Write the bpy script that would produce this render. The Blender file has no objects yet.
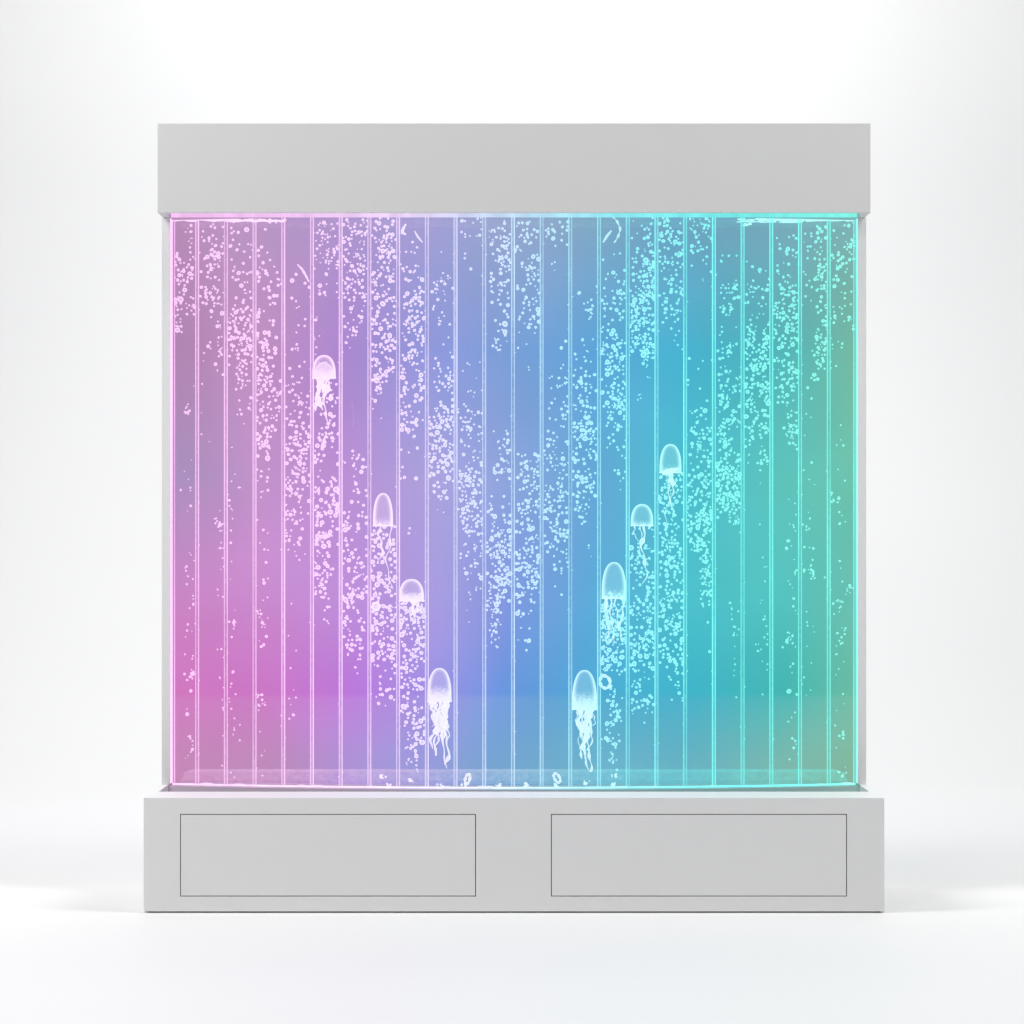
import bpy, bmesh, math, random
from mathutils import Vector, Matrix
R = random.Random(11)
sc = bpy.context.scene
COL = sc.collection
S = 0.0025          # metres per photo pixel at the front face of the base (y = 0)
D = 6.5             # camera distance to that face
CZ = 0.97           # eye height
def px(x, y, d):    # a point of the photo at depth d behind the front face
    f = (D + d) / D
    return Vector(((x - 514) * S * f, d, CZ - (y - 525) * S * f))

# ------------------------------------------------------------------ nodes
def mat(name):
    m = bpy.data.materials.new(name); m.use_nodes = True
    nt = m.node_tree; nt.nodes.clear()
    return m, nt, nt.nodes.new('ShaderNodeOutputMaterial')
def lin(c):
    r = []
    for v in c:
        v = v / 255
        r.append(v / 12.92 if v <= .04045 else ((v + .055) / 1.055) ** 2.4)
    return (*r, 1)
def math_n(nt, op, a, b=None, clamp=False):
    n = nt.nodes.new('ShaderNodeMath'); n.operation = op; n.use_clamp = clamp
    for i, v in enumerate((a, b)):
        if v is None: continue
        if isinstance(v, (int, float)): n.inputs[i].default_value = v
        else: nt.links.new(v, n.inputs[i])
    return n.outputs[0]
def mixc(nt, f, a, b, mode='MIX'):
    n = nt.nodes.new('ShaderNodeMix'); n.data_type = 'RGBA'; n.blend_type = mode
    for i, v in ((0, f), (6, a), (7, b)):
        if isinstance(v, (int, float)): n.inputs[i].default_value = v
        elif isinstance(v, tuple): n.inputs[i].default_value = v
        else: nt.links.new(v, n.inputs[i])
    return n.outputs[2]
def noise(nt, scale, detail=2, vec=None, rough=.5):
    n = nt.nodes.new('ShaderNodeTexNoise'); n.inputs['Scale'].default_value = scale
    n.inputs['Detail'].default_value = detail; n.inputs['Roughness'].default_value = rough
    if vec is None:
        g = nt.nodes.new('ShaderNodeNewGeometry'); vec = g.outputs['Position']
    nt.links.new(vec, n.inputs['Vector'])
    return n.outputs['Fac']
def ramp(nt, fac, stops):
    n = nt.nodes.new('ShaderNodeValToRGB'); e = n.color_ramp.elements
    while len(e) > 1: e.remove(e[-1])
    e[0].position, e[0].color = stops[0][0], stops[0][1]
    for p, c in stops[1:]:
        q = e.new(p); q.color = c
    nt.links.new(fac, n.inputs[0])
    return n.outputs[0]
def xyz(nt):
    g = nt.nodes.new('ShaderNodeNewGeometry'); s = nt.nodes.new('ShaderNodeSeparateXYZ')
    nt.links.new(g.outputs['Position'], s.inputs[0])
    return s.outputs
def maprange(nt, v, a, b, c=0, d=1, smooth=False):
    n = nt.nodes.new('ShaderNodeMapRange'); n.interpolation_type = 'SMOOTHSTEP' if smooth else 'LINEAR'
    nt.links.new(v, n.inputs[0])
    for i, q in enumerate((a, b, c, d)): n.inputs[i + 1].default_value = q
    return n.outputs[0]

TX = [175, 260, 340, 430, 500, 580, 680, 770, 850]
ROWS = [
 (226, [(186,142,186),(184,148,196),(174,148,206),(158,156,210),(148,163,204),(126,168,198),(108,166,198),(116,170,190),(126,178,178)]),
 (350, [(180,134,180),(190,140,192),(172,134,208),(141,149,218),(120,158,216),(90,162,216),(64,180,210),(82,184,186),(118,188,160)]),
 (480, [(170,142,190),(194,144,202),(188,142,212),(170,162,223),(138,164,221),(98,168,216),(72,192,210),(88,196,190),(108,196,172)]),
 (600, [(204,132,198),(204,138,208),(192,144,222),(166,156,226),(124,152,226),(90,172,220),(72,198,210),(80,196,192),(108,192,174)]),
 (693, [(208,116,190),(206,116,202),(186,118,222),(152,142,226),(102,148,224),(72,164,212),(54,184,205),(64,186,180),(110,190,160)]),
 (699, [(208,124,192),(206,126,202),(190,130,222),(158,150,226),(116,156,222),(84,168,210),(68,180,204),(80,188,184),(124,194,166)]),
 (765, [(196,132,180),(192,138,188),(172,142,212),(148,152,218),(112,160,206),(104,172,202),(98,180,198),(118,184,176),(130,184,156)]),
]
TINT = [(171,(255,200,250)),(300,(255,208,255)),(400,(244,218,255)),(470,(218,226,255)),(540,(190,234,255)),(620,(145,246,252)),(720,(120,250,244)),(857,(135,254,238))]
BD = .47            # depth of the back panel
def light_colour(nt, s):
    """colour of the LED wash at the shaded point"""
    n1 = noise(nt, 1.6, 2); n2 = noise(nt, 1.3, 2)
    xx = math_n(nt, 'ADD', s[0], math_n(nt, 'MULTIPLY', math_n(nt, 'ADD', math_n(nt, 'SUBTRACT', n1, .5), -.05), .20))
    zz = math_n(nt, 'ADD', s[2], 0)
    u = maprange(nt, xx, -.92, .92)
    out = None
    prev = None
    for y, cols in ROWS:
        c = ramp(nt, u, [((p - 171) / 686, lin(q)) for p, q in zip(TX, cols)])
        z = px(0, y, BD).z
        if out is None: out = c
        else:
            f = maprange(nt, zz, prev, z, 0, 1)
            out = mixc(nt, f, out, c)
        prev = z
    return out
def tint_colour(nt, s):  # LED tint across the tank, painted into the emitted colour
    u = maprange(nt, s[0], -.92, .92)
    return ramp(nt, u, [((p - 171) / 686, lin(q)) for p, q in TINT])
def em(nt, col, st=1.0):
    e = nt.nodes.new('ShaderNodeEmission')
    if isinstance(col, tuple): e.inputs[0].default_value = col
    else: nt.links.new(col, e.inputs[0])
    if isinstance(st, (int, float)): e.inputs[1].default_value = st
    else: nt.links.new(st, e.inputs[1])
    return e.outputs[0]
def transp(nt):
    return nt.nodes.new('ShaderNodeBsdfTransparent').outputs[0]
def mixs(nt, f, a, b):
    n = nt.nodes.new('ShaderNodeMixShader')
    if isinstance(f, (int, float)): n.inputs[0].default_value = f
    else: nt.links.new(f, n.inputs[0])
    nt.links.new(a, n.inputs[1]); nt.links.new(b, n.inputs[2])
    return n.outputs[0]
def facing(nt, blend=.5):
    n = nt.nodes.new('ShaderNodeLayerWeight'); n.inputs[0].default_value = blend
    return n.outputs['Facing']

def painted(name, v, rough=.45, bump=.02):
    m, nt, o = mat(name)
    b = nt.nodes.new('ShaderNodeBsdfPrincipled')
    n = noise(nt, 2.2, 3); n2 = noise(nt, 420, 2)
    f = math_n(nt, 'ADD', math_n(nt, 'MULTIPLY', math_n(nt, 'SUBTRACT', n, .5), .05), math_n(nt, 'MULTIPLY', math_n(nt, 'SUBTRACT', n2, .5), .05))
    c = mixc(nt, math_n(nt, 'ADD', f, .5, True), (v * .8, v * .8, v * .81, 1), (v * 1.2, v * 1.2, v * 1.2, 1))
    nt.links.new(c, b.inputs['Base Color']); b.inputs['Roughness'].default_value = rough
    b.inputs['Specular IOR Level'].default_value = .3
    bp = nt.nodes.new('ShaderNodeBump'); bp.inputs['Strength'].default_value = bump; bp.inputs['Distance'].default_value = .001
    nt.links.new(noise(nt, 900, 2), bp.inputs['Height']); nt.links.new(bp.outputs[0], b.inputs['Normal'])
    nt.links.new(b.outputs[0], o.inputs[0]); return m
M_PAINT = painted('satin_grey_paint', .76)
M_HEAD = painted('satin_grey_header_paint', .635)
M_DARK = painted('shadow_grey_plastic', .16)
M_SHELF = painted('grey_shelf', .45)

def backlit():
    m, nt, o = mat('led_backlit_acrylic')
    s = xyz(nt); c = light_colour(nt, s)
    # soft uneven diffusion of the lamps behind the sheet
    cl = maprange(nt, noise(nt, 3.0, 2), .3, .7, .96, 1.05)
    fine = maprange(nt, noise(nt, 260, 1), .3, .7, .988, 1.012)
    c = mixc(nt, .015, c, (.86, .86, .9, 1))
    nt.links.new(em(nt, c, math_n(nt, 'MULTIPLY', cl, fine)), o.inputs[0]); return m
M_BACK = backlit()

def glow(name, amin, amax, stmin=.9, stmax=1.15, zn=12, fac='noise'):
    """clear acrylic or water, its LED light painted in as emission"""
    m, nt, o = mat(name); s = xyz(nt); c = tint_colour(nt, s)
    mp = nt.nodes.new('ShaderNodeMapping'); mp.inputs['Scale'].default_value = (9, 9, .55)
    g = nt.nodes.new('ShaderNodeNewGeometry'); nt.links.new(g.outputs['Position'], mp.inputs[0])
    n = noise(nt, 3, 3, mp.outputs[0]); n2 = noise(nt, zn * 9, 1)
    a = math_n(nt, 'ADD', maprange(nt, n, .33, .67, amin, amax), maprange(nt, n2, .35, .7, -.08, .08))
    st = maprange(nt, n, .3, .7, stmin, stmax)
    nt.links.new(mixs(nt, math_n(nt, 'MINIMUM', a, 1), transp(nt), em(nt, c, st)), o.inputs[0]); return m  # emission stands in for light carried by the part
M_FIN = glow('bright_acrylic_edge', .55, 1.0, 1.0, 1.25)
M_FIN2 = glow('dim_acrylic_edge', .48, .96, 1.0, 1.2)
M_WEB = glow('acrylic_web', .06, .26, .9, 1)
M_EDGE = glow('edge_lit_rim', .9, 1.0, 1.25, 1.6)  # painted glow, raised to throw light on the base lip
M_LED = glow('led_strip', .6, .78, .9, 1.05, 3)
M_LEDGE = glow('acrylic_ledge', .12, .17, .85, .95)
M_LEDGET = glow('acrylic_ledge_top_lit', .26, .34, .85, .95)  # brighter copy, paints the top face of the ledge as lit
M_WATER = glow('water_surface', .05, .12, .8, .9)

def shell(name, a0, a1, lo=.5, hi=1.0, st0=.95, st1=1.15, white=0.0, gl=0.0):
    """thin skin with caught light painted as emission, brighter and denser at its outline"""
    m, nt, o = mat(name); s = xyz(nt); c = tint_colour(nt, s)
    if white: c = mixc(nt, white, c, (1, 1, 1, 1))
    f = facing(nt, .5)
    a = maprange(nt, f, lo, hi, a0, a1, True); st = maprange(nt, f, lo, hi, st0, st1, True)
    sh = mixs(nt, a, transp(nt), em(nt, c, st))  # emission paints the LED light that the skin would catch
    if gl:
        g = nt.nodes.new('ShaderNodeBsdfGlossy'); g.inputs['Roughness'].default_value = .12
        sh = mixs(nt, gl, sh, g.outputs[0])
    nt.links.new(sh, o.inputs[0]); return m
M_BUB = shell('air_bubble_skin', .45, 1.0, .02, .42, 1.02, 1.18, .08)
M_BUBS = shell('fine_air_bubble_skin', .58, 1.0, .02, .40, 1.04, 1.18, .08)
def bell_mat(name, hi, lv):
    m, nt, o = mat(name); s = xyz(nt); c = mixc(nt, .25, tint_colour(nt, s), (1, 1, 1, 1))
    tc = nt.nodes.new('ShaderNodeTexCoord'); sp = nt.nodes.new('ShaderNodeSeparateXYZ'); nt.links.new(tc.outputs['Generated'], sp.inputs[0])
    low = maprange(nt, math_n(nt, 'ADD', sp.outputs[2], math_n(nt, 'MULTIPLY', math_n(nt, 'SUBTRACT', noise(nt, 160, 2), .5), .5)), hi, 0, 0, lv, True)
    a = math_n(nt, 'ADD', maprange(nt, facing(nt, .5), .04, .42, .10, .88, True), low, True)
    nt.links.new(mixs(nt, a, transp(nt), em(nt, c, 1.12)), o.inputs[0]); return m  # bell glows by emission, LED light painted into its colour
M_BELL = bell_mat('clear_bell', .3, .35)
M_BELLM = bell_mat('milky_bell', .50, .85)
M_CORE = shell('milky_core', .45, .8, .05, .8, 1.0, 1.1, .25)
M_TENT = shell('milky_tentacle', .62, .97, .02, .5, 1.05, 1.2, .4)
M_FOAM = shell('white_foam', .6, .97, .02, .5, 1.05, 1.2, .3)

def pane_mat():
    m, nt, o = mat('clear_acrylic')
    fr = nt.nodes.new('ShaderNodeFresnel'); fr.inputs[0].default_value = 1.3
    g = nt.nodes.new('ShaderNodeBsdfGlossy'); g.inputs['Roughness'].default_value = .12
    f = math_n(nt, 'MULTIPLY', fr.outputs[0], .6)
    nt.links.new(mixs(nt, f, transp(nt), g.outputs[0]), o.inputs[0]); return m
M_PANE = pane_mat()
def floor_mat():
    m, nt, o = mat('white_studio_paper')
    b = nt.nodes.new('ShaderNodeBsdfPrincipled')
    c = mixc(nt, noise(nt, .8, 3), (.765, .767, .771, 1), (.80, .80, .80, 1))
    nt.links.new(c, b.inputs['Base Color']); b.inputs['Roughness'].default_value = .55
    b.inputs['Specular IOR Level'].default_value = .25
    nt.links.new(b.outputs[0], o.inputs[0]); return m
M_FLOOR = floor_mat()

m, nt, o = mat('shelf_painted_glow'); s_ = xyz(nt)
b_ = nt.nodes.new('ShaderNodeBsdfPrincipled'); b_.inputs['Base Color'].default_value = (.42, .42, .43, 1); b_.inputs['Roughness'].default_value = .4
nt.links.new(tint_colour(nt, s_), b_.inputs['Emission Color']); b_.inputs['Emission Strength'].default_value = .16  # faint emission paints LED light on the shelf and brightens the lip
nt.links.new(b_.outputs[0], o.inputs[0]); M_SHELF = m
# ------------------------------------------------------------------ mesh helpers
def link(name, me, parent=None):
    o = bpy.data.objects.new(name, me); COL.objects.link(o)
    if parent is not None: o.parent = parent
    return o
def build(name, bm, mats, parent=None, smooth=False, origin=None, bevel=0):
    if bevel:
        bmesh.ops.bevel(bm, geom=[e for e in bm.edges], offset=bevel, segments=2, affect='EDGES', profile=.6)
    bmesh.ops.recalc_face_normals(bm, faces=bm.faces)
    if origin is not None: bmesh.ops.translate(bm, verts=bm.verts, vec=-Vector(origin))
    me = bpy.data.meshes.new(name); bm.to_mesh(me); bm.free()
    for m in (mats if isinstance(mats, (list, tuple)) else [mats]): me.materials.append(m)
    if smooth: me.polygons.foreach_set('use_smooth', [True] * len(me.polygons))
    o = link(name, me, parent)
    if origin is not None:
        o.location = Vector(origin) - (parent.location if parent is not None else Vector())
    return o
def box(bm, x0, x1, y0, y1, z0, z1, mi=0):
    v = [bm.verts.new(p) for p in ((x0,y0,z0),(x1,y0,z0),(x1,y1,z0),(x0,y1,z0),(x0,y0,z1),(x1,y0,z1),(x1,y1,z1),(x0,y1,z1))]
    for q in ((0,3,2,1),(4,5,6,7),(0,1,5,4),(1,2,6,5),(2,3,7,6),(3,0,4,7)):
        bm.faces.new([v[i] for i in q]).material_index = mi
def tube(bm, pts, rad, n=8):
    rings = []
    for i, p in enumerate(pts):
        t = (pts[min(i+1, len(pts)-1)] - pts[max(i-1, 0)]).normalized()
        a = t.cross(Vector((0, 1, 0)));  a = a.normalized() if a.length > 1e-4 else Vector((1, 0, 0))
        b = t.cross(a)
        rings.append([bm.verts.new(p + rad[i] * (math.cos(k*2*math.pi/n) * a + math.sin(k*2*math.pi/n) * b)) for k in range(n)])
    for r0, r1 in zip(rings, rings[1:]):
        for k in range(n): bm.faces.new((r0[k], r0[(k+1) % n], r1[(k+1) % n], r1[k]))
    bm.faces.new(rings[0][::-1]); bm.faces.new(rings[-1])
def tag(o, label, cat, group=None, kind=None):
    if label: o['label'] = label
    if cat: o['category'] = cat
    if group: o['group'] = group
    if kind: o['kind'] = kind
    return o

# ------------------------------------------------------------------ setting: a seamless white sweep
bm = bmesh.new()
prof = [(-10, 0), (-4, 0), (0, 0), (1.5, 0), (3.0, 0)]
RR = 2.6
for k in range(1, 17):
    a = k / 16 * math.pi / 2
    prof.append((3.0 + RR * math.sin(a), RR - RR * math.cos(a)))
prof += [(3.0 + RR, 6), (3.0 + RR, 9)]
xs = [-9, -4.5, 0, 4.5, 9]
g = [[bm.verts.new((x, y, z)) for x in xs] for y, z in prof]
for a, b in zip(g, g[1:]):
    for i in range(len(xs) - 1): bm.faces.new((a[i], a[i+1], b[i+1], b[i]))
fl = build('floor', bm, M_FLOOR, smooth=True)
tag(fl, 'seamless white studio floor sweeping up into the backdrop', 'floor', kind='structure')

# ------------------------------------------------------------------ the bubble wall
W = bpy.data.objects.new('bubble_wall', None); COL.objects.link(W); W.location = (0, 0, 0)
tag(W, 'wide grey framed bubble wall panel lit pink, blue and turquoise on the white floor', 'bubble wall')
HW = .9258; BT = .2875; RY = .53      # half width, top of the base, rear
OPEN = [((180, 476)), ((551, 847))]
zt, zb = CZ - (814 - 525) * S, CZ - (896.5 - 525) * S
xo = [[(a - 514) * S, (b - 514) * S] for a, b in OPEN]
bm = bmesh.new()
z0 = .004
T = .012
# front face: a frame around the two openings
box(bm, -HW, HW, 0, T, z0, zb)
box(bm, -HW, HW, 0, T, zt, BT)
box(bm, -HW, xo[0][0], 0, T, zb, zt); box(bm, xo[0][1], xo[1][0], 0, T, zb, zt); box(bm, xo[1][1], HW, 0, T, zb, zt)
bmesh.ops.remove_doubles(bm, verts=bm.verts, dist=1e-5)
# drop the inner shared faces
seen = {}
for f in list(bm.faces):
    k = tuple(round(c, 4) for c in f.calc_center_median()); seen.setdefault(k, []).append(f)
dup = [f for fs in seen.values() if len(fs) > 1 for f in fs]
bmesh.ops.delete(bm, geom=dup, context='FACES_ONLY')
LY = .155; RIM = .017
box(bm, -HW, -HW + RIM, T, RY, z0, BT)
box(bm, HW - RIM, HW, T, RY, z0, BT)
box(bm, -HW + RIM, HW - RIM, T, LY, BT - .014, BT)
box(bm, -HW + RIM, HW - RIM, RY - .02, RY, z0, BT)
base = build('base', bm, M_PAINT, W)
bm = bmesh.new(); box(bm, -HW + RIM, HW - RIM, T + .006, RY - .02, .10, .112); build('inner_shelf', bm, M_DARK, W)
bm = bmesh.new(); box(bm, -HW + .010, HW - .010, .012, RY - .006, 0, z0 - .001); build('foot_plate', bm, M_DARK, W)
bm = bmesh.new()
for a, b in xo: box(bm, a - .004, b + .004, T + .001, T + .004, zb - .004, zt + .004)
build('panel_backing', bm, M_DARK, W)
for i, (a, b) in enumerate(xo):
    bm = bmesh.new(); G = .0021
    box(bm, a + G, b - G, 0.0002, T - .001, zb + G, zt - G)
    p = build('access_panel', bm, M_PAINT, W, bevel=.0004)
    p['label'] = ('left' if i == 0 else 'right') + ' flush rectangular access panel of the base'
# header
HY = .230
hz0 = px(0, 212.8, HY).z; hz1 = px(0, 123.2, HY).z
bm = bmesh.new(); box(bm, -.9228, .9228, HY, RY, hz0, hz1)
build('header', bm, M_HEAD, W, bevel=.0012)
# side posts
for s in (-1, 1):
    bm = bmesh.new(); a, b = sorted((s * HW, s * (HW - .0215))); box(bm, a, b, .334, BD - .001, BT + .0005, hz0 - .0005)
    build('side_post', bm, M_PAINT, W)

def gd(X):  # depth of the gently bowed front pane
    return .236 + .102 * (X / .9) ** 2
XE = .898
# back panel
bm = bmesh.new(); box(bm, -.923, .923, BD, BD + .012, BT - .02, hz0 + .05); build('back_panel', bm, M_BACK, W)
# front pane (curved slab)
def curved(bm, xa, xb, off0, off1, za, zb, n=48):
    fr = []
    for i in range(n + 1):
        X = xa + (xb - xa) * i / n; d = gd(X)
        fr.append([bm.verts.new((X, d + o, z)) for o, z in ((off0, za), (off1, za), (off1, zb), (off0, zb))])
    for a, b in zip(fr, fr[1:]):
        for k in range(4): bm.faces.new((a[k], a[(k+1) % 4], b[(k+1) % 4], b[k]))
    bm.faces.new(fr[0]); bm.faces.new(fr[-1][::-1])
bm = bmesh.new(); curved(bm, -XE, XE, 0, .005, BT + .004, hz0 - .001); build('front_pane', bm, M_PANE, W, smooth=False)
bm = bmesh.new(); curved(bm, -XE, XE, -.001, .008, BT - .0005, BT + .0032)
build('lower_rim', bm, M_EDGE, W)
# grey shelf the tank stands on, inside the recess, LED glow painted on
bm = bmesh.new(); curved(bm, -HW + RIM + .0005, HW - RIM - .0005, -.004, .12, BT - .05, BT - .003); build('tank_shelf', bm, M_SHELF, W)
# beads of sealant along the lower rim
bm = bmesh.new()
for k in range(18):
    X = R.uniform(-.88, .88); l = R.uniform(.004, .02)
    bmesh.ops.create_uvsphere(bm, u_segments=10, v_segments=6, radius=1, matrix=Matrix.Translation((X, gd(X) - .001, BT + .003)) @ Matrix.Diagonal((l, .003, R.uniform(.0015, .004), 1)))
build('sealant_bead', bm, M_FOAM, W, smooth=True)
# led strip under the header
bm = bmesh.new(); box(bm, -.888, .888, HY + .0015, HY + .0045, hz0 - .0115, hz0 - .0005); build('light_strip', bm, M_LED, W)
bm = bmesh.new(); box(bm, -.899, .899, .262, BD - .001, hz0 - .005, hz0 - .001); build('added_glow_board', bm, M_BACK, W)  # glowing board added to cover the dark header underside
for sd in (-1, 1):  # glowing panes added to cover the grey inner sides of the posts
    bm = bmesh.new(); a, b = sorted((sd * .9015, sd * .8995)); box(bm, a, b, .345, BD - .001, BT - .001, hz0 - .001); build('side_glow_pane', bm, M_BACK, W)
# water surface just under the header
bm = bmesh.new(); wz = px(0, 222, .33).z
fr = []
for i in range(61):
    X = -.89 + 1.78 * i / 60
    row = []
    for j in range(7):
        d = gd(X) + .016 + (BD - .01 - gd(X) - .016) * j / 6
        row.append(bm.verts.new((X, d, wz + .002 * math.sin(X * 23 + j))))
    fr.append(row)
for a, b in zip(fr, fr[1:]):
    for k in range(6): bm.faces.new((a[k], a[k+1], b[k+1], b[k]))
build('water_surface', bm, M_WATER, W, smooth=True)
# inner ledge at the bottom of the tank
bm = bmesh.new(); lz = px(0, 772, .385).z
pts = [(-.875, .375), (-.885, .372), (.885, .372), (.86, BD - .004), (-.86, BD - .004)]
pts = [(-.885, .372), (.885, .372), (.872, BD - .004), (-.872, BD - .004)]
lo = [bm.verts.new((x, y, BT - .002)) for x, y in pts]
ins = [bm.verts.new((x * .985, y + (.006 if y < .4 else 0), lz)) for x, y in pts]
for k in range(4): bm.faces.new((lo[k], lo[(k+1) % 4], ins[(k+1) % 4], ins[k])).material_index = 0
bm.faces.new(ins).material_index = 1
build('inner_ledge', bm, [M_LEDGE, M_LEDGET], W)
# acrylic dividers
EDGE = [171.6] + [197 + 28.72 * i for i in range(23)] + [856.8]
for i, e in enumerate(EDGE):
    end = i in (0, 24)
    bm = bmesh.new()
    x = px(e, 0, .33).x; d = gd(x) + .0075
    x = px(e, 0, d).x
    if end:
        s = 1 if i == 0 else -1
        box(bm, x - .0028, x + .0028, d - .004, d + .004, BT + .004, hz0 - .001, 0)
        box(bm, x + s * .0075 - .0012, x + s * .0075 + .0012, d, d + .004, BT + .004, hz0 - .001, 1)
        mats = [M_EDGE, M_FIN2, M_WEB]
    else:
        sw = .0038 if x < 0 else -.0038
        w1, w2 = R.uniform(.0009, .0012), R.uniform(.0007, .0010)
        box(bm, x + sw - w1, x + sw + w1, d, d + .005, BT + .004, hz0 - .0005, 0)
        box(bm, x - sw - w2, x - sw + w2, d, d + .005, BT + .004, hz0 - .0005, 1)
        box(bm, x - .0022, x + .0022, d + .0015, d + .0035, BT + .004, hz0 - .0005, 2)
        mats = [M_FIN, M_FIN2, M_WEB] if R.random() < .8 else [M_FIN, M_FIN, M_WEB]
    o = build('divider', bm, mats, W)
    if i == 0: o['label'] = 'bright edge lit end strip at the left side of the tank'
    if i == 24: o['label'] = 'bright edge lit end strip at the right side of the tank'

# ------------------------------------------------------------------ jellyfish
def jelly(cx, y0, y1, w, label, fill=0., tents=(), knots=()):
    d = gd(px(cx, 0, .3).x) + .022
    sc_ = S * (D + d) / D
    org = px(cx, y1, d)
    t = bpy.data.objects.new('jellyfish_ornament', None); COL.objects.link(t); t.location = org
    tag(t, label, 'jellyfish', 'jellyfish ornaments floating in the tank')
    h = (y1 - y0) * sc_; r = w / 2 * sc_; ry = min(r, .017)
    bm = bmesh.new(); n = 28; rings = []
    prof = []
    for k in range(15):
        a = k / 14 * math.pi / 2
        prof.append((math.sin(a) ** .85, math.cos(a) ** .92 if k < 14 else 0))
    prof = [(a, .18 + .82 * b) for a, b in prof] + [(1.0, .08), (1.02, 0.0), (.96, -.02)]
    for rr, zz in prof:
        if rr < 1e-4: rings.append([bm.verts.new((0, 0, zz * h))]); continue
        rings.append([bm.verts.new((math.cos(q) * rr * r * (1 + .02 * math.sin(5 * q)), math.sin(q) * rr * ry, zz * h + (.012 * h * math.sin(7 * q) if zz < .1 else 0))) for q in [k2 * 2 * math.pi / n for k2 in range(n)]])
    for a, b in zip(rings, rings[1:]):
        for k in range(n):
            if len(a) == 1: bm.faces.new((a[0], b[k], b[(k+1) % n]))
            elif len(b) == 1: bm.faces.new((a[k], a[(k+1) % n], b[0]))
            else: bm.faces.new((a[k], a[(k+1) % n], b[(k+1) % n], b[k]))
    build('bell', bm, M_BELLM if fill else M_BELL, t, smooth=True)
    bm = bmesh.new()   # bright rim band of the bell
    ring = []
    for k in range(36):
        q = k / 36 * 2 * math.pi
        ring.append(Vector((math.cos(q) * r * 1.0, math.sin(q) * ry, .012 * h * math.sin(7 * q))))
    tube(bm, ring + [ring[0]], [.0012 + .0005 * math.sin(k * 1.7) for k in range(37)], 6)
    build('rim', bm, M_TENT, t, smooth=True)
    if fill > .5:
        bm = bmesh.new()
        bmesh.ops.create_icosphere(bm, subdivisions=4, radius=1)
        for v in bm.verts:
            q = v.co.copy(); b = 1 + .10 * math.sin(9 * q.x + 3 * q.z) * math.cos(7 * q.y + 4 * q.z)
            v.co = Vector((q.x * r * .80 * b, q.y * ry * .8 * b, max(q.z, -.25 + .08 * math.sin(12 * q.x)) * h * fill * b + .25 * h * fill))
        build('core', bm, M_CORE, t, smooth=True)
    for (kx, ky, kr) in knots:
        bm = bmesh.new(); bmesh.ops.create_icosphere(bm, subdivisions=3, radius=1)
        q0 = kx * 3.1 + ky
        for v in bm.verts:
            q = v.co.copy(); b = 1 + .16 * math.sin(3.1 * q.x + q0) + .14 * math.sin(4 * q.z + 2 * q0)
            v.co = Vector(((kx + q.x * kr * b) * sc_, q.y * .004, (-ky + q.z * kr * 1.9 * b) * sc_))
        build('tentacle_knot', bm, M_TENT, t, smooth=True)
    for (xo_, len_, wd, amp, ph) in tents:
        n = 34; pts = []; rad = []; bu = [(R.random(), P(.8, 2.2)) for _ in range(3)] if wd > .75 else []
        for k in range(n):
            u = k / (n - 1)
            X = xo_ * (1 - .25 * u) + amp * math.sin(u * 7.5 + ph) * (.25 + u) + amp * .4 * math.sin(u * 19 + 2 * ph)
            pts.append(Vector((X * sc_, .004 * math.sin(u * 6 + ph * 2), (2 - u * len_) * sc_)))
            rad.append(max(.25, wd * (1 - .55 * u) * (1 + .35 * math.sin(u * 23 + ph * 3)) * (1 + sum(g_ * math.exp(-((u - q_) / .045) ** 2) for q_, g_ in bu))) * sc_)
        bm = bmesh.new(); tube(bm, pts, rad, 8)
        build('tentacle', bm, M_TENT, t, smooth=True)
    return t
P = R.uniform
def many(n, spread, l0, l1, w0, w1, amp):
    return [(P(-spread, spread), P(l0, l1), P(w0, w1), P(amp * .5, amp), P(0, 6)) for _ in range(n)]
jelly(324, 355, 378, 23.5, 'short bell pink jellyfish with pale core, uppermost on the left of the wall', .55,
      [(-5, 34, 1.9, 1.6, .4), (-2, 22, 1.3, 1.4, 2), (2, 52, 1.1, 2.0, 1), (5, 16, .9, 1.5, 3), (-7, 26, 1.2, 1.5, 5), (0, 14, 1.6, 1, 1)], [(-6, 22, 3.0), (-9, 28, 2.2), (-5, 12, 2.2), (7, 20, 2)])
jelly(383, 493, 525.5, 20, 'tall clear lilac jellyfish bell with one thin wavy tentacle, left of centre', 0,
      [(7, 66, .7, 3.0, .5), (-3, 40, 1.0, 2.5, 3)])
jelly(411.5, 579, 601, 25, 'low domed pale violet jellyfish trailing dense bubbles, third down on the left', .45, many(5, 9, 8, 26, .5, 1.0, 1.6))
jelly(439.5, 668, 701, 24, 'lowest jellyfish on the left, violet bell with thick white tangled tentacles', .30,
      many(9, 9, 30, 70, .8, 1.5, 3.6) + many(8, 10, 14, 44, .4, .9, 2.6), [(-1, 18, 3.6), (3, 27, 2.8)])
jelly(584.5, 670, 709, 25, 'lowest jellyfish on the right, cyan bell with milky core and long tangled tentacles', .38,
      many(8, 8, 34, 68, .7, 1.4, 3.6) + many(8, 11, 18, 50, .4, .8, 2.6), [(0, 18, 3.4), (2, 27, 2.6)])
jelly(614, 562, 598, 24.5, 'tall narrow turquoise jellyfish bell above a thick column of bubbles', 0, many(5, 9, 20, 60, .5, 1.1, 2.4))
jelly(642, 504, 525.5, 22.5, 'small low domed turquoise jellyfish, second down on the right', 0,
      [(-8, 18, .6, 1.5, 1), (-1, 30, .5, 1.6, 4), (9, 5, .9, .3, 0), (2, 60, .9, 3.0, 2)])
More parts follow.
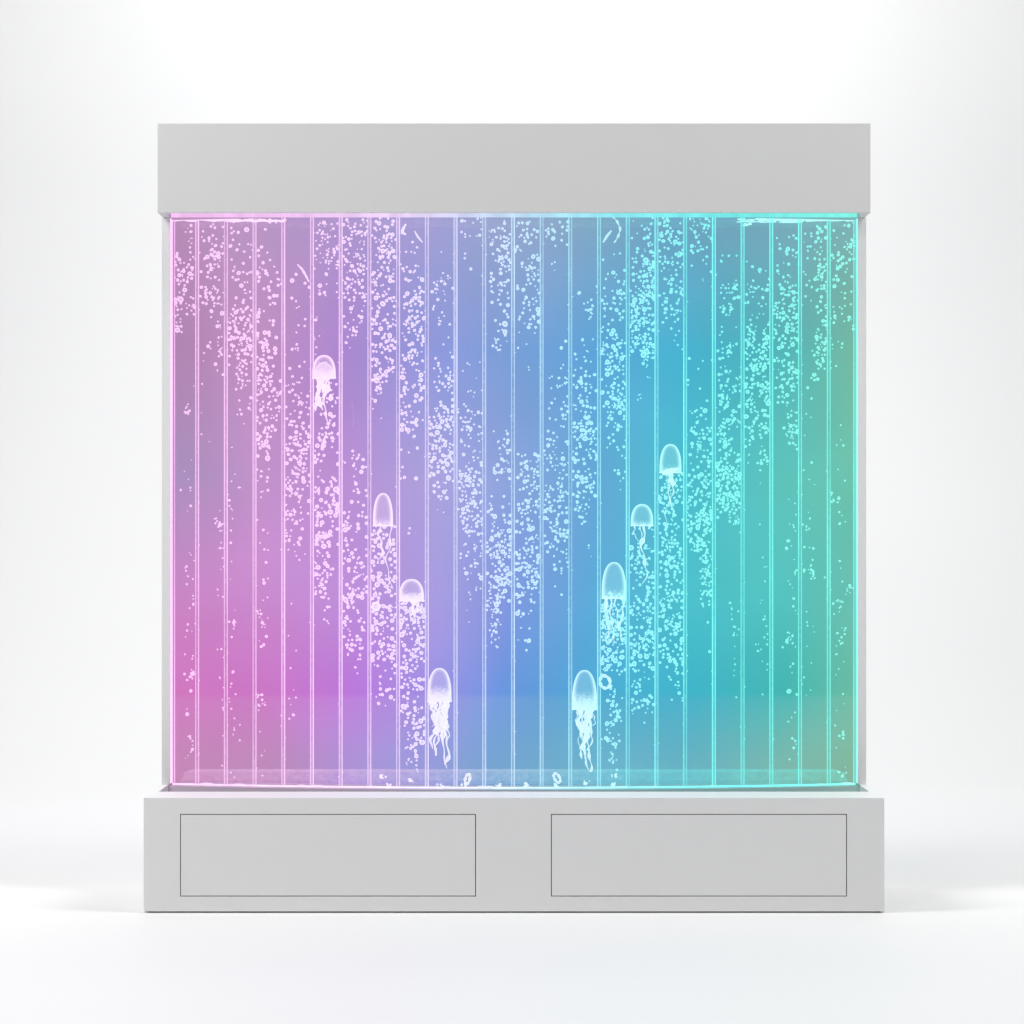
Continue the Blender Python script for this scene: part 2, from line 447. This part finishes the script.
jelly(670.5, 444, 472.5, 22, 'clear green blue jellyfish, uppermost on the right of the wall', 0,
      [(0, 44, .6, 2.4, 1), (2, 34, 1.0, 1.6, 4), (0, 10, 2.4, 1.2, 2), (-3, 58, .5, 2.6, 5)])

# ------------------------------------------------------------------ bubbles
C = [  # per column: (y0, y1, count, size, xlo, xhi)
 [(218,250,12,.7,.4,.95),(250,312,48,1,0,1),(312,336,12,.9,0,.4),(360,560,16,.7,.45,.95),(550,780,36,.75,.5,.95)],
 [(218,250,18,1,.1,1),(250,300,44,1.05,0,.8),(290,375,20,.9,.7,1),(340,450,8,.8,.05,.5),(500,620,18,.75,.7,1),(620,765,9,.7,.6,1)],
 [(222,260,12,1.1,.1,1),(252,325,44,1,.1,1),(318,362,52,1.1,0,1),(360,415,28,1,.3,1),(395,500,7,.8,0,.6),(480,780,28,.7,.05,.3)],
 [(228,270,10,1,0,1),(268,335,30,1.15,0,1),(330,370,28,1.2,0,.6),(368,422,50,1.05,0,1),(420,460,24,1.05,0,.6),(460,520,12,.8,0,.5),(520,600,9,.75,.1,.5),(602,642,14,.75,.05,.4),(640,770,14,.7,.05,.4)],
 [(275,330,10,1,.1,1),(330,380,10,1,.1,.8),(378,425,26,1,0,1),(422,500,84,1.05,0,1),(500,545,28,1,0,.7),(550,715,14,.75,.1,.5)],
 [(216,262,50,.8,0,1),(262,300,8,.9,.2,1),(318,352,6,.8,0,.25),(380,402,8,.9,.5,1),(400,500,62,1.15,0,1),(500,545,40,1.2,0,1),(535,600,42,1.05,0,.6),(600,625,4,.7,.1,.6)],
 [(218,300,90,1,0,1),(300,350,18,.9,0,.8),(454,500,22,1,.3,1),(515,600,66,1.05,0,1),(600,652,36,1.05,0,1),(650,676,5,.8,.5,.8)],
 [(216,300,84,1.05,0,1),(300,382,76,1.1,0,1),(380,432,8,.8,0,.4),(528,600,68,1.25,0,1),(600,662,60,1.25,0,1),(660,702,16,1,.2,1)],
 [(243,262,4,.7,.1,.7),(258,296,16,1,0,1),(292,350,52,1.1,.1,1),(348,430,62,1.15,0,1),(430,482,9,1,0,.7),(525,533,2,.8,.2,.4),(602,662,70,1.2,0,1),(658,712,36,1.15,0,1),(706,755,36,1.2,.1,1),(755,775,8,.8,.2,.8)],
 [(255,340,30,.85,.1,1),(352,382,10,.9,.2,1),(372,425,30,.95,.2,1),(415,486,75,1.1,0,1),(484,512,7,.9,.2,.9)],
 [(219,237,12,.95,.1,1),(252,272,3,.8,.2,.6),(350,400,8,.8,.2,1),(395,470,42,.9,.1,1),(468,522,66,1.1,0,1),(520,590,40,.95,.1,1),(590,625,5,.7,.3,.6)],
 [(217,245,16,.8,.1,1),(240,300,46,1,.2,1),(298,345,20,1,.2,.9),(435,500,28,.9,.2,1),(498,555,52,.95,.1,1),(530,600,54,1.1,.3,1),(588,632,34,.85,0,.6),(630,655,8,.7,.2,.6)],
 [(219,270,28,.95,0,1),(265,335,44,1,.1,1),(335,385,4,.75,.1,.6),(455,500,40,1,.1,1),(500,560,52,.95,0,1),(558,612,48,1.1,0,.95),(610,652,8,.75,.1,.6)],
 [(219,247,16,1,.1,1),(252,272,3,.8,.3,.8),(333,350,2,1,.6,.9),(365,420,26,.85,.2,1),(425,500,56,.95,.1,1),(498,545,50,1,0,1),(543,588,18,.9,.3,1)],
 [(283,345,13,.9,.2,1),(345,378,12,.9,.1,1),(370,440,54,1.05,0,1),(425,500,62,1.05,0,1),(498,525,14,.9,.2,.7),(528,555,3,.7,.3,.8)],
 [(252,275,4,.8,0,.8),(278,335,38,.95,0,1),(332,402,78,1.1,0,1),(398,445,28,1,.2,1),(443,487,9,.85,.5,1),(598,640,80,1.1,0,1),(630,670,50,1.1,0,1),(690,745,36,1,.2,.75),(745,782,9,.8,.3,.7)],
 [(218,262,24,.95,0,1),(258,300,54,1.1,.1,1),(290,350,78,1,0,.95),(345,365,12,.9,.5,1),(360,408,6,.8,.2,1),(526,552,12,.9,0,1),(548,602,46,1.1,0,1),(600,665,72,1.05,0,1),(662,715,36,.95,.1,1)],
 [(217,280,56,1,0,1),(278,325,34,1,.1,1),(322,350,6,.8,.3,1),(473,505,30,.95,.1,1),(500,560,62,1.05,0,1),(558,660,112,1.05,0,1),(655,702,14,.8,.4,1)],
 [(217,236,22,.9,.1,1),(236,265,14,.95,.1,.8),(266,282,3,.8,.6,1),(362,405,8,.85,0,1),(404,432,14,1,0,.8),(430,500,62,1.05,.1,1),(498,550,62,1.15,0,1),(545,605,46,.95,.5,1),(640,655,1,.7,.8,.9)],
 [(250,285,4,.7,.2,.9),(285,345,34,.9,.1,1),(340,400,34,1,.1,1),(398,470,60,1.1,.1,1),(462,505,74,1.15,0,1),(500,532,14,.9,.5,1),(540,720,16,.7,.7,.95)],
 [(262,300,20,.95,0,1),(298,340,26,.85,.1,1),(338,432,112,1.1,0,1),(430,465,18,1,0,.9),(470,700,22,.7,.6,.95)],
 [(230,322,58,.95,.1,1),(308,402,84,1.05,0,1),(398,442,26,.95,.5,1),(445,780,40,.75,.55,.95)],
 [(222,310,44,.95,.5,1),(230,300,12,.9,.05,.4),(305,375,42,.95,.55,1),(380,470,6,.7,.05,.4),(470,720,34,.8,.05,.5)],
 [(220,262,24,.9,.1,1),(260,335,32,.95,0,1),(335,365,6,.8,0,.5),(420,600,24,.8,.1,.6),(600,780,34,.75,.15,.55)],
]
bubs = []
for ci, col in enumerate(C):
    xa, xb = EDGE[ci] + 2.2, EDGE[ci + 1] - 1.8
    mine = []
    for (ya, yb, n, sz, lo_, hi_) in col:
        cen = [(P(lo_, hi_), P(ya, yb)) for _ in range(max(1, n // 7))]
        for _ in range(int(n * 1.16)):
            for tr in range(8):
                if n > 12 and R.random() < .5:
                    c = R.choice(cen); fx = c[0] + R.gauss(0, .13); fy = c[1] + R.gauss(0, 4.5)
                else: fx, fy = P(lo_, hi_), P(ya, yb) + R.gauss(0, min(6, (yb - ya) * .12))
                if fy < 217 or fy > 781: continue
                if not (0 <= fx <= 1): continue
                r = min(2.7, max(.6, math.exp(R.gauss(math.log(1.26), .29)) * sz))
                x = xa + fx * (xb - xa); x = min(max(x, xa + r * .5), xb - r * .5)
                if all((x - q[0]) ** 2 + (fy - q[1]) ** 2 > (.78 * (r + q[2])) ** 2 for q in mine[-140:]): break
            else: continue
            mine.append((x, fy, r, ci))
    bubs += mine
# faint stray specks along the dividers
for _ in range(190):
    ci = R.randrange(1, 24); x = EDGE[ci] + R.choice((-2.2, 2.2)); bubs.append((x, P(225, 778), P(.45, .75), min(ci, 23)))
bubs.sort(key=lambda b: -b[2])
ORD = ['first','second','third','fourth','fifth','sixth','seventh','eighth','ninth','tenth','eleventh','twelfth']
def hue(x):
    return 'pink' if x < 330 else 'lilac' if x < 450 else 'pale blue' if x < 590 else 'turquoise'
def pos(b):
    d0 = gd(px(b[0], 0, .3).x)
    d = d0 + P(.016, .032)
    return px(b[0], b[1], d), S * (D + d) / D
# shared unit bubble
bm = bmesh.new(); bmesh.ops.create_icosphere(bm, subdivisions=3, radius=1)
um = bpy.data.meshes.new('air_bubble'); bm.to_mesh(um); bm.free(); um.materials.append(M_BUB)
um.polygons.foreach_set('use_smooth', [True] * len(um.polygons))
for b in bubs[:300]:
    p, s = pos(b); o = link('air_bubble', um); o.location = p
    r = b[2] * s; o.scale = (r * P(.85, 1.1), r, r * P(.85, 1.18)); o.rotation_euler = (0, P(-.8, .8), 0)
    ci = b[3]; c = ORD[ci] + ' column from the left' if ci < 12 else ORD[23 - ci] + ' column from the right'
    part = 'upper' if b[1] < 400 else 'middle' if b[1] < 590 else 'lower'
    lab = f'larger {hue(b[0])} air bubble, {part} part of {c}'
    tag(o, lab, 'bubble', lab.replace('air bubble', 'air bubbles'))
# all the finer ones: one mesh
bm = bmesh.new(); bmesh.ops.create_icosphere(bm, subdivisions=2, radius=1)
vs = [v.co.copy() for v in bm.verts]; fs = [[v.index for v in f.verts] for f in bm.faces]; bm.free()
V = []; F = []
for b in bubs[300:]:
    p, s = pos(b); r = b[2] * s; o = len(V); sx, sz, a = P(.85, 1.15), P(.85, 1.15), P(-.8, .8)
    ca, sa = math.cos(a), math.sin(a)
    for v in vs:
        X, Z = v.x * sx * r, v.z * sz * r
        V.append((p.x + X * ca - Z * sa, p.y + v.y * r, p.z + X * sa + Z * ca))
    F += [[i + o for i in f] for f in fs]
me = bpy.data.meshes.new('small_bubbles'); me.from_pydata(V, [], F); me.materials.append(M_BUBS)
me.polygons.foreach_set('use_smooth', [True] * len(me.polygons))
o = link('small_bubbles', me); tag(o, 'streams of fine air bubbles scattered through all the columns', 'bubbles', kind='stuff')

# odd shaped bubbles
def streak(pts, w, label, name='curved_bubble', m=M_FOAM, wob=.2):
    P3 = []
    n = 16
    for k in range(n):
        u = k / (n - 1) * (len(pts) - 1); i = min(int(u), len(pts) - 2); f = u - i
        x = pts[i][0] * (1 - f) + pts[i+1][0] * f; y = pts[i][1] * (1 - f) + pts[i+1][1] * f
        d = gd(px(x, 0, .3).x) + .02
        P3.append(px(x, y, d))
    rad = [w * S * 1.04 * (math.sin(math.pi * (k + .9) / (n + .8)) ** .5) * (1 + wob * math.sin(k * 1.9)) for k in range(n)]
    bm = bmesh.new(); tube(bm, P3, rad, 10)
    org = sum(P3, Vector()) / n
    return tag(build(name, bm, m, smooth=True, origin=org), label, 'bubble')
streak([(297.5,264.5),(302,269),(306,276),(309,282)], 1.1, 'slanted pink streak bubble high in the fifth column')
streak([(406,224),(403,229),(402,232.5),(406,234.5)], 1.5, 'small pale crescent bubble under the header left of centre')
streak([(414.5,231),(418,237),(422.5,242.5)], .9, 'thin slanted blue streak bubble beside the pale crescent bubble')
streak([(603,242.5),(607,236),(611.5,230.5)], 1.2, 'slanted turquoise streak bubble under the header right of centre')
streak([(612,216),(617,221),(620.5,229),(618,237),(614,243)], .9, 'curved chain bubble hooking down from the header beside the turquoise streak', wob=.7)
streak([(327,433),(324,440),(321,447)], 1.1, 'short slanted pink streak bubble below the uppermost left jellyfish')
streak([(352,402),(353.5,418),(352.5,432)], 1.0, 'faint upright lilac streak in the seventh column', m=M_WATER, wob=.1)
def ring(cx, cy, rx, rz, w, rot, label):
    d = gd(px(cx, 0, .3).x) + .02; c = px(cx, cy, d); s = S * (D + d) / D
    pts = []
    for k in range(29):
        a = k / 28 * 2 * math.pi; x, z = rx * math.cos(a), rz * math.sin(a)
        pts.append(Vector(((x * math.cos(rot) - z * math.sin(rot)) * s, .003 * math.sin(a), (x * math.sin(rot) + z * math.cos(rot)) * s)))
    bm = bmesh.new(); tube(bm, pts, [w * s * (1 + .3 * math.sin(k * 1.4)) for k in range(29)], 8)
    o = build('bubble_ring', bm, M_TENT, smooth=True); o.location = c
    return tag(o, label, 'bubble ring')
ring(557, 778, 2.6, 5.0, 1.1, .5, 'oval white bubble ring tilted at the foot of the tank, right of centre')
ring(467.5, 779, 2.2, 5.0, 1.3, -.25, 'oval white bubble ring standing on the tank floor, left of centre')
ring(605, 682, 5.0, 6.2, 1.4, .3, 'large thick turquoise bubble ring beside the lowest right jellyfish')
ring(148.0 + 228, 606.5, 3.2, 3.6, 1.4, 0, 'thick pink white bubble ring left of the low domed violet jellyfish')

# foam on the water at both upper ends and small froth on the tank floor
_t = bmesh.new(); bmesh.ops.create_icosphere(_t, subdivisions=2, radius=1)
BV = [v.co.copy() for v in _t.verts]; BF = [[v.index for v in f.verts] for f in _t.faces]; _t.free()
def put(bm, M):
    vv = [bm.verts.new(M @ v) for v in BV]
    for f in BF: bm.faces.new([vv[i] for i in f])
bm = bmesh.new()
def blob(x, y, rx, rz, ry=.004):
    d = gd(px(x, 0, .3).x) + .018; p = px(x, y, d)
    put(bm, Matrix.Translation(p) @ Matrix.Rotation(P(-.15, .15), 4, 'Y') @ Matrix.Diagonal((rx * S, ry, rz * S, 1)))
for _ in range(150):
    u = R.random() ** 1.7; x = 173 + u * 112; blob(x, 217.6 + P(0, 2.4) + 2.0 * u + .6 * math.sin(x * .3), P(2, 7) * (1 - .3 * u), P(.6, 1.7) * (1 - .5 * u))
for _ in range(16): blob(P(225, 282), 221 + P(-.6, .8), P(5, 10), P(.3, .7))
for _ in range(150):
    u = R.random() ** 1.5; x = 855 - u * 115; blob(x, 217.6 + P(0, 2.6) + 1.0 * u, P(2, 6) * (1 - .3 * u), P(.6, 1.8) * (1 - .4 * u))
for _ in range(12): blob(P(738, 800), 221.5 + P(-.6, .8), P(4, 10), P(.3, .8))
for _ in range(10): blob(748 + P(-4, 4), 224.5 + P(-1, 1), P(1, 2.5), P(.6, 1.2))
o = build('water_foam', bm, M_FOAM, smooth=True); tag(o, 'white foam streaks on the water line at both upper ends', 'foam', kind='stuff')
bm = bmesh.new()
for cx, cy in ((411,781),(440,786),(499,785),(526,785),(586,783),(613,785),(614,776),(465,786),(557,786),(388,786),(382,777)):
    for _ in range(8): blob(cx + R.gauss(0, 1.6), cy + P(-2.2, 1.5), P(.6, 1.6), P(.6, 1.4))
o = build('floor_froth', bm, M_FOAM, smooth=True); tag(o, 'small clumps of white froth resting on the bottom edge of the tank', 'froth', kind='stuff')

# ------------------------------------------------------------------ light
w = bpy.data.worlds.new('World'); sc.world = w; w.use_nodes = True
w.node_tree.nodes['Background'].inputs[0].default_value = (1, 1, 1, 1)
w.node_tree.nodes['Background'].inputs[1].default_value = .12
def area(name, loc, target, sx, sy, e, col=(1, 1, 1)):
    l = bpy.data.lights.new(name, 'AREA'); l.shape = 'RECTANGLE'; l.size = sx; l.size_y = sy; l.energy = e; l.color = col
    o = bpy.data.objects.new(name, l); COL.objects.link(o); o.location = loc
    o.rotation_euler = (Vector(target) - Vector(loc)).to_track_quat('-Z', 'Y').to_euler(); return o
area('added_back_fill', (0, 2.9, 5.8), (0, 3.6, 0), 9, 1.8, 150)  # unseen fill added to brighten the back floor and backdrop
area('softbox_left', (-3.1, -.9, 4.4), (-.2, .3, 0), 1.5, 2.8, 165)
area('softbox_right', (3.1, -.9, 4.4), (.2, .3, 0), 1.5, 2.8, 146)
area('added_front_fill', (-3.4, -6.2, 4.2), (0, 0, 1), 3.0, 1.6, 106)  # unseen fill added to light the front faces
sl = bpy.data.lights.new('backdrop_spot', 'SPOT'); sl.energy = 215; sl.spot_size = math.radians(150); sl.spot_blend = 1; sl.shadow_soft_size = .4
so = bpy.data.objects.new('backdrop_spot', sl); COL.objects.link(so); so.location = (0, 3.6, 5.2)
so.rotation_euler = (Vector((0, 5.4, 2.2)) - so.location).to_track_quat('-Z', 'Y').to_euler()

cam = bpy.data.cameras.new('camera'); co = bpy.data.objects.new('camera', cam); COL.objects.link(co)
co.location = (0, -D, CZ); co.rotation_euler = (math.pi / 2, 0, 0)
cam.sensor_width = 36; cam.lens = 36 * D / (1024 * S)
cam.shift_x = -2 / 1024; cam.shift_y = 13 / 1024; cam.clip_end = 100
sc.camera = co
sc.render.engine = 'CYCLES'
sc.cycles.max_bounces = 8; sc.cycles.transparent_max_bounces = 48; sc.cycles.diffuse_bounces = 4
sc.view_settings.view_transform = 'Standard'; sc.view_settings.look = 'None'; sc.view_settings.exposure = 0
